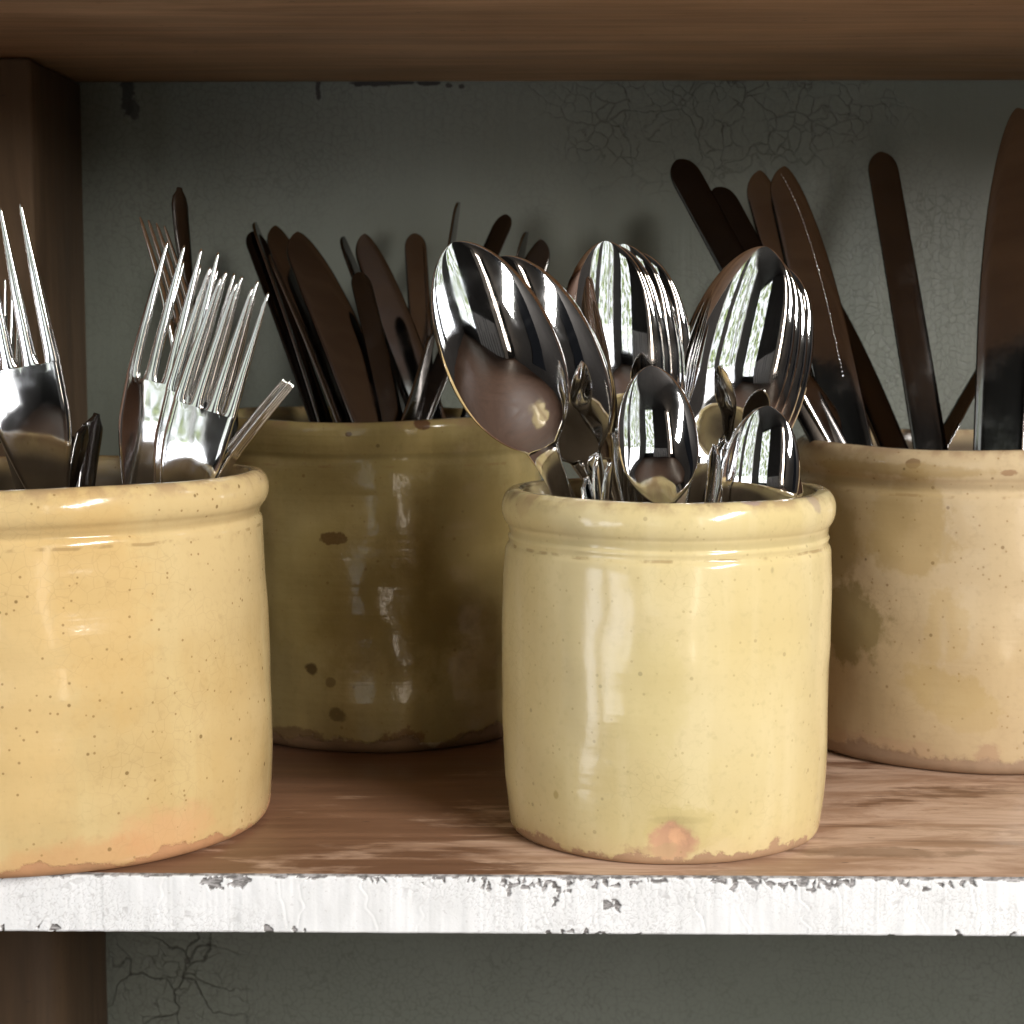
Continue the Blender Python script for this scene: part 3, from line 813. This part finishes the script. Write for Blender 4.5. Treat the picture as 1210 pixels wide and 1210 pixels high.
lathe_crock('stoneware_crock', 'spoon', p, sp_gl, 'pale yellow glazed crock in front with a pink chip at its foot, full of spoons', 0.0003, 11, dents=[(tuple(dent), 0.009, 0.0018)])

# back left crock (knives)
H = CR['knifeL'][3]
p = arc(0.0765, 0.0050, 0.0046, 0.0048, -88, 0, 6)
p += [(0.0815, 0.02), (0.0820, 0.06), (0.0820, 0.10), (0.0817, 0.130), (0.0812, 0.1345), (0.0812, 0.137), (0.0806, 0.1385), (0.0808, 0.141), (0.0820, 0.1445), (0.0824, 0.149)]
p += arc(0.0795, H - 0.0040, 0.0030, 0.0040, 0, 90, 6) + arc(0.0775, H - 0.001, 0.002, 0.001, 95, 170, 3)
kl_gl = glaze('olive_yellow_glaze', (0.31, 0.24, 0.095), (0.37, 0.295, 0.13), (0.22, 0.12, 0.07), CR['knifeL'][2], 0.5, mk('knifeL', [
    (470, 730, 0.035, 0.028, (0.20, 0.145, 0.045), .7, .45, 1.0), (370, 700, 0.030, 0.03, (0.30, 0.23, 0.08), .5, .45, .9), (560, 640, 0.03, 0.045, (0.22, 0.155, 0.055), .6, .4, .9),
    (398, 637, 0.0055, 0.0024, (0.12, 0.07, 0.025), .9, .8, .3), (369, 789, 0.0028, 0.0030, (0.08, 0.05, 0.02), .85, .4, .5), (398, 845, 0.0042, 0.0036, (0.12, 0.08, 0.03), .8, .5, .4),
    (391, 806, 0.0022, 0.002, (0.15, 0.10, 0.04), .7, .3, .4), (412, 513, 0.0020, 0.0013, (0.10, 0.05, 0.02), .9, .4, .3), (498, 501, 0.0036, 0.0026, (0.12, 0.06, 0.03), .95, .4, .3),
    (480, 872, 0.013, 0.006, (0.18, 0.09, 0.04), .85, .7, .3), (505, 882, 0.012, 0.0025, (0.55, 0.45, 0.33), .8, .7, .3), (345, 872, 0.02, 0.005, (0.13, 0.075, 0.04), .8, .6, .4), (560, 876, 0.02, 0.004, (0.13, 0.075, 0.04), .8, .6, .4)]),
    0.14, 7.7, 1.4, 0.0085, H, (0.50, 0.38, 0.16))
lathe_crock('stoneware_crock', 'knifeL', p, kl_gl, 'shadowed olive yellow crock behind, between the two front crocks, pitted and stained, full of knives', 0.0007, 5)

# back right crock (knives)
H = CR['knifeR'][3]
p = arc(0.0805, 0.0050, 0.0046, 0.0048, -88, 0, 6)
p += [(0.0856, 0.02), (0.0860, 0.06), (0.0858, 0.10), (0.0852, 0.1245), (0.0844, 0.1262), (0.0836, 0.1270), (0.0832, 0.1285)]
p += arc(0.0818, H - 0.0078, 0.0046, 0.0078, -62, 90, 11) + arc(0.0800, H - 0.0012, 0.0018, 0.0012, 95, 170, 3)
kr_gl = glaze('tan_yellow_glaze', (0.48, 0.36, 0.205), (0.53, 0.41, 0.25), (0.34, 0.215, 0.14), CR['knifeR'][2], 0.6, mk('knifeR', [
    (1005, 735, 0.020, 0.018, (0.25, 0.19, 0.08), .8, .4, .35), (985, 640, 0.016, 0.02, (0.30, 0.22, 0.095), .7, .4, .5), (1075, 620, 0.020, 0.022, (0.42, 0.30, 0.13), .6, .4, .3), (1010, 600, 0.03, 0.022, (0.40, 0.29, 0.13), .55, .4, .5),  # dark blotches on the left: part stain, part form shading painted in
    (1110, 815, 0.018, 0.011, (0.44, 0.32, 0.15), .75, .45, .25), (1115, 745, 0.010, 0.018, (0.47, 0.34, 0.16), .5, .5, .3), (1145, 845, 0.015, 0.008, (0.46, 0.34, 0.17), .7, .5, .25),
    (1078, 547, 0.003, 0.002, (0.25, 0.16, 0.08), .9, .5, .3), (1192, 559, 0.005, 0.002, (0.30, 0.18, 0.10), .8, .5, .3), (1060, 555, 0.05, 0.0028, (0.38, 0.27, 0.12), .6, .5, .6),
    (1040, 885, 0.03, 0.006, (0.45, 0.28, 0.18), .5, .5, .6), (1165, 895, 0.006, 0.005, (0.38, 0.24, 0.15), .8, .6, .4)]),
    0.17, 2.9, 0.7, 0.0125, H, (0.60, 0.47, 0.28))
lathe_crock('stoneware_crock', 'knifeR', p, kr_gl, 'tan yellow crock at the back right with brown water stains, full of knives', 0.0005, 8)

# ================================================================== spoons
G1 = 'tablespoons standing bowl up in the front crock'
TS = dict(Lb=0.0865, W=0.0225, D=0.0068)
s1 = piece('tablespoon', 'spoon', (535, 287, 0.708), (660, 572, 0.725), 2, 'big polished tablespoon leaning furthest left over the dark crock behind, its whole bowl seen', G1, build_spoon, **TS)
nested(s1, (0.0145, 0.011, -0.0135), 'tablespoon tucked close behind the furthest left one, only its right half showing', 0)
s2 = piece('tablespoon', 'spoon', (716, 285, 0.738), (728, 572, 0.748), -19, 'foremost tablespoon of the upright stack in the middle, straight behind the small teaspoon', G1, build_spoon, **TS)
ords = ['second', 'third', 'fourth', 'fifth']
for i in range(4):
    nested(s2, (0.0012 * (i + 1) + (0, .0007, -.0003, .0006)[i], 0.0030 * (i + 1) + (0, .0005, -.0004, .0006)[i], -0.0016 * (i + 1) + (0, .0014, -.0012, .0008)[i]), '%s tablespoon of the stack in the middle, only its right rim showing' % ords[i], 0.25 * (i + 1))
s3 = piece('tablespoon', 'spoon', (906, 292, 0.735), (826, 572, 0.742), -15, 'foremost of the tablespoons leaning right, behind the half sunk teaspoons', G1, build_spoon, **TS)
for i in range(3):
    nested(s3, (0.0006 * (i + 1) + (0, .0006, 0)[i], 0.0032 * (i + 1) + (0, .0006, .0002)[i], -0.0024 * (i + 1) + (0, -.0016, .0012)[i]), '%s of the tablespoons leaning right, a bright rim line at the right' % ords[i], 0.5 * (i + 1))
G2 = 'teaspoons standing bowl up in the front crock'
t1 = piece('teaspoon', 'spoon', (768, 433, 0.705), (786, 600, 0.699), 2, 'small teaspoon at the front of the crock, whole oval bowl in front of the tablespoons', G2, build_spoon, Lb=0.052, W=0.0152, D=0.0046)
t2 = piece('teaspoon', 'spoon', (908, 480, 0.712), (894, 600, 0.712), -6, 'teaspoon sunk halfway behind the rim, right of the small whole one', G2, build_spoon, Lb=0.050, W=0.0150, D=0.0044)
t3 = piece('teaspoon', 'spoon', (936, 554, 0.716), (905, 620, 0.716), 30, 'dark tip of a teaspoon just over the right of the rim', G2, build_spoon, Lb=0.050, W=0.0140, D=0.0065)
# handles and necks between the bowls: small forks seen from the edge
G3 = 'spoon handles standing end up among the bowls'
def handle_up(T, B, roll, label, grp, crock='spoon', kind='teaspoon', W=0.0125, mat=None):
    # the piece stands head down: a slim handle shows
    def bld(L, **k):
        parts = build_spoon(L, Lb=0.045, W=W, D=0.006, mat=mat or M_SPOON)
        for p_ in parts:
            me = p_[1]
            me.transform(Matrix.Translation((0, 0, L)) @ Matrix.Rotation(math.pi, 4, 'Y'))
        return parts
    return piece(kind, crock, T, B, roll, label, grp, bld)
handle_up((706, 538, 0.735), (714, 590, 0.733), 70, 'slim spoon handle standing edge on, left of the small whole teaspoon', G3)
handle_up((721, 545, 0.730), (722, 590, 0.729), 75, 'slim spoon handle touching the left side of the small teaspoon', G3)
handle_up((692, 562, 0.728), (700, 590, 0.727), 60, 'short handle end by the neck of the furthest left tablespoon', G3)
handle_up((862, 520, 0.728), (842, 590, 0.726), -62, 'slim spoon handle leaning right between the two teaspoons', G3)
handle_up((846, 524, 0.733), (832, 590, 0.731), -66, 'slim spoon handle close to the right side of the small whole teaspoon', G3)

# ================================================================== forks
G4 = 'forks standing tines up in the front left crock'
f1 = piece('fork', 'fork', (-12, 247, 0.700), (56, 590, 0.705), -20, 'large fork at the far left leaning left, wide head cut by the picture edge', G4, build_fork, k=1.30, bend=0.5)
f1b = piece('fork', 'fork', (10, 330, 0.775), (-8, 600, 0.77), 60, 'small fork half hidden behind the tines of the large left one', G4, build_fork, k=0.9)
f3 = piece('fork', 'fork', (289, 337, 0.724), (212, 580, 0.718), -19, 'foremost fork of the right bunch, bright tines and flashing head', G4, build_fork, k=1.10, bend=0.65)
nested(f3, (-0.0040, 0.0065, 0.0030), 'second fork of the right bunch, tines between those of the foremost one', -1)
nested(f3, (-0.0020, 0.0125, 0.0035), 'third fork of the right bunch, nearly hidden by the two before it', -2)
f2 = piece('fork', 'fork', (228, 292, 0.738), (158, 590, 0.728), -24, 'tallest fork of the middle, left of the bright bunch, leaning right', G4, build_fork, k=1.2, bend=0.8)
nested(f2, (0.002, 0.006, -0.006), 'fork nested right behind the tallest leaning right one', 1)
f5 = piece('fork', 'fork', (338, 450, 0.745), (282, 640, 0.735), -98, 'small fork bent over the right of the rim, seen from its side', 'small forks bent over the right of the rim', build_fork, k=0.80, bendpts=[(0, -24), (0.034, -22), (0.050, -6), (0.07, 6), (0.12, 0)])
nested(f5, (0.0010, 0.0026, -0.0005), 'second small side on fork, lying inside the one bent over the rim', 0)
f6 = piece('fork', 'fork', (180, 262, 0.800), (262, 580, 0.77), 62, 'dark fork leaning left behind the bright bunch, seen from its edge', G4, build_fork, k=1.05)
G5 = 'dark handles standing up in the front left crock'
handle_up((212, 221, 0.815), (268, 560, 0.78), 48, 'tallest dark handle leaning left behind the forks, bright right edge', G5, 'fork', 'tablespoon', 0.011, M_DARK)
handle_up((100, 500, 0.742), (92, 585, 0.735), 62, 'dark handle between the large left fork and the middle forks', G5, 'fork', 'tablespoon', 0.0125, M_DARK)
handle_up((113, 488, 0.752), (108, 585, 0.74), 50, 'dark narrow handle touching the left of the middle forks', G5, 'fork', 'tablespoon', 0.0125, M_DARK)
handle_up((5, 500, 0.735), (22, 590, 0.73), -60, 'dark handle under the head of the large left fork', G5, 'fork', 'tablespoon', 0.0125, M_DARK)

handle_up((86, 515, 0.76), (80, 590, 0.75), 28, 'short dark handle at the foot of the gap between the forks', G5, 'fork', 'tablespoon', 0.0125, M_DARK)
# ================================================================== knives, back left crock
G6 = 'knives standing blade up in the back left crock'
def kn(T, B, roll, label, grp=G6, crock='knifeL', **kw):
    kw.setdefault('mat', M_BLADE)
    return piece('table_knife', crock, T, B, roll, label, grp, build_knife, **kw)
kn((300, 262, 0.955), (372, 494, 0.925), 74, 'thin edge on knife at the left end of the back crock')
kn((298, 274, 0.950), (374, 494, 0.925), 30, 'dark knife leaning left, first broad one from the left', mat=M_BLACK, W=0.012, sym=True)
kn((322, 268, 0.985), (408, 494, 0.945), 10, 'dark brown knife touching the left of the broad reddish blade', mat=M_BLADE, W=0.019)
kn((347, 276, 0.965), (432, 494, 0.926), 4, 'broad reddish brown blade, widest in the back left crock', W=0.0240)
kn((404, 279, 0.985), (470, 494, 0.955), 68, 'thin edge on knife right of the broad reddish blade', mat=M_DARK)
kn((427, 278, 0.985), (500, 494, 0.955), -10, 'brown curved blade in the middle of the back left crock', W=0.020)
kn((424, 322, 0.935), (462, 494, 0.905), 22, 'grey green short knife in front of the brown curved blade', W=0.011, mat=M_DARK, sym=True)
kn((490, 276, 1.003), (503, 494, 0.985), 4, 'pale grey knife standing upright by the panel, left of the big tablespoon', W=0.0118, mat=M_BLADE, sym=True)
kn((542, 238, 0.975), (484, 494, 0.93), 76, 'thin edge on knife leaning right, tip above the big tablespoon')
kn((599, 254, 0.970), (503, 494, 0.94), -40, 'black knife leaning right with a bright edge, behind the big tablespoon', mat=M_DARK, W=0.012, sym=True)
kn((622, 273, 0.985), (560, 494, 0.965), 72, 'thin edge on knife between the black one and the round tipped blade')
kn((643, 284, 0.965), (574, 494, 0.95), -14, 'dark round tipped blade leaning right over the left tablespoons', mat=M_DARK, W=0.020, flip=True)
kn((318, 300, 0.930), (392, 494, 0.905), 80, 'thin bright edged knife in front of the first broad dark one', W=0.016)
kn((512, 395, 0.925), (478, 494, 0.90), 60, 'slanting bright edged knife low behind the big tablespoon', W=0.014)

# ================================================================== knives, back right crock
G7 = 'knives standing blade up in the back right crock'
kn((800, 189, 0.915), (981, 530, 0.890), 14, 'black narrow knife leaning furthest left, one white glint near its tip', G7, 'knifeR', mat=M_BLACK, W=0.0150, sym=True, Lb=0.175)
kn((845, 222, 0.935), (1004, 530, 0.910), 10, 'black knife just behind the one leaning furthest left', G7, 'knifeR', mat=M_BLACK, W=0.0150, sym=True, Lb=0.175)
k3 = kn((893, 203, 0.945), (976, 530, 0.905), 2, 'reddish brown blade behind the one with the dotted line', G7, 'knifeR', W=0.0230, Lb=0.165)
k3b = kn((922, 198, 0.935), (996, 530, 0.892), 2, 'broad reddish brown blade with a dotted line of small serrations', G7, 'knifeR', W=0.0235, Lb=0.165)
# dotted serration line down the blade
L3 = k3b['_L']; V = []; F = []
ssc, ycc, zcc, _ = centerline(L3, [(0, -3), (L3 * 0.5, 0), (L3, 2)])
for i in range(52):
    s = 0.004 + i * 0.0021
    t = min(1, s / (0.165 * 0.62))
    xr = 0.0235 * 0.10 + 0.0235 * 0.52 * (1 - (1 - t) ** 2.3) ** 0.62
    x = xr - 0.0052 - 0.002 * t; z = L3 + np.interp(s, ssc, zcc); y = -0.00075 + 1.5 * x * x + np.interp(s, ssc, ycc)
    b0 = len(V); r_ = 0.00030
    V += [(x - r_, y, z), (x + r_, y, z), (x, y, z - r_ * 1.5), (x, y, z + r_ * 1.5), (x, y - r_ * 0.8, z), (x, y + r_, z)]
    for f in ((0, 2, 4), (2, 1, 4), (1, 3, 4), (3, 0, 4)): F.append(tuple(b0 + q for q in f))
so = mesh_obj('serration', V, F, steel('serration_steel', 0.2, (0.8, 0.8, 0.8)), k3b)
kn((948, 300, 0.975), (1046, 530, 0.93), 34, 'black knife right of the reddish blades, leaning left', G7, 'knifeR', mat=M_DARK, W=0.018)
kn((1040, 180, 0.950), (1098, 530, 0.900), 10, 'dark knife standing alone in the gap in front of the panel', G7, 'knifeR', mat=M_DARK, W=0.0150, sym=True, Lb=0.17)
kn((1208, 128, 0.915), (1190, 530, 0.872), 0, 'tall broad knife at the right picture edge', G7, 'knifeR', W=0.0260, flip=True, Lb=0.18)
kn((1172, 395, 0.945), (1165, 530, 0.93), -20, 'short black knife left of the tall one at the picture edge', G7, 'knifeR', mat=M_DARK, W=0.018)
kn((1168, 424, 0.960), (1110, 530, 0.945), -45, 'pale low knife leaning right, left of the short black one', G7, 'knifeR', W=0.012)
kn((940, 432, 0.892), (994, 535, 0.890), 35, 'low knife tip just above the left of the back right rim', G7, 'knifeR', W=0.018)
for o in list(bpy.data.objects):
    if '_L' in o: del o['_L']
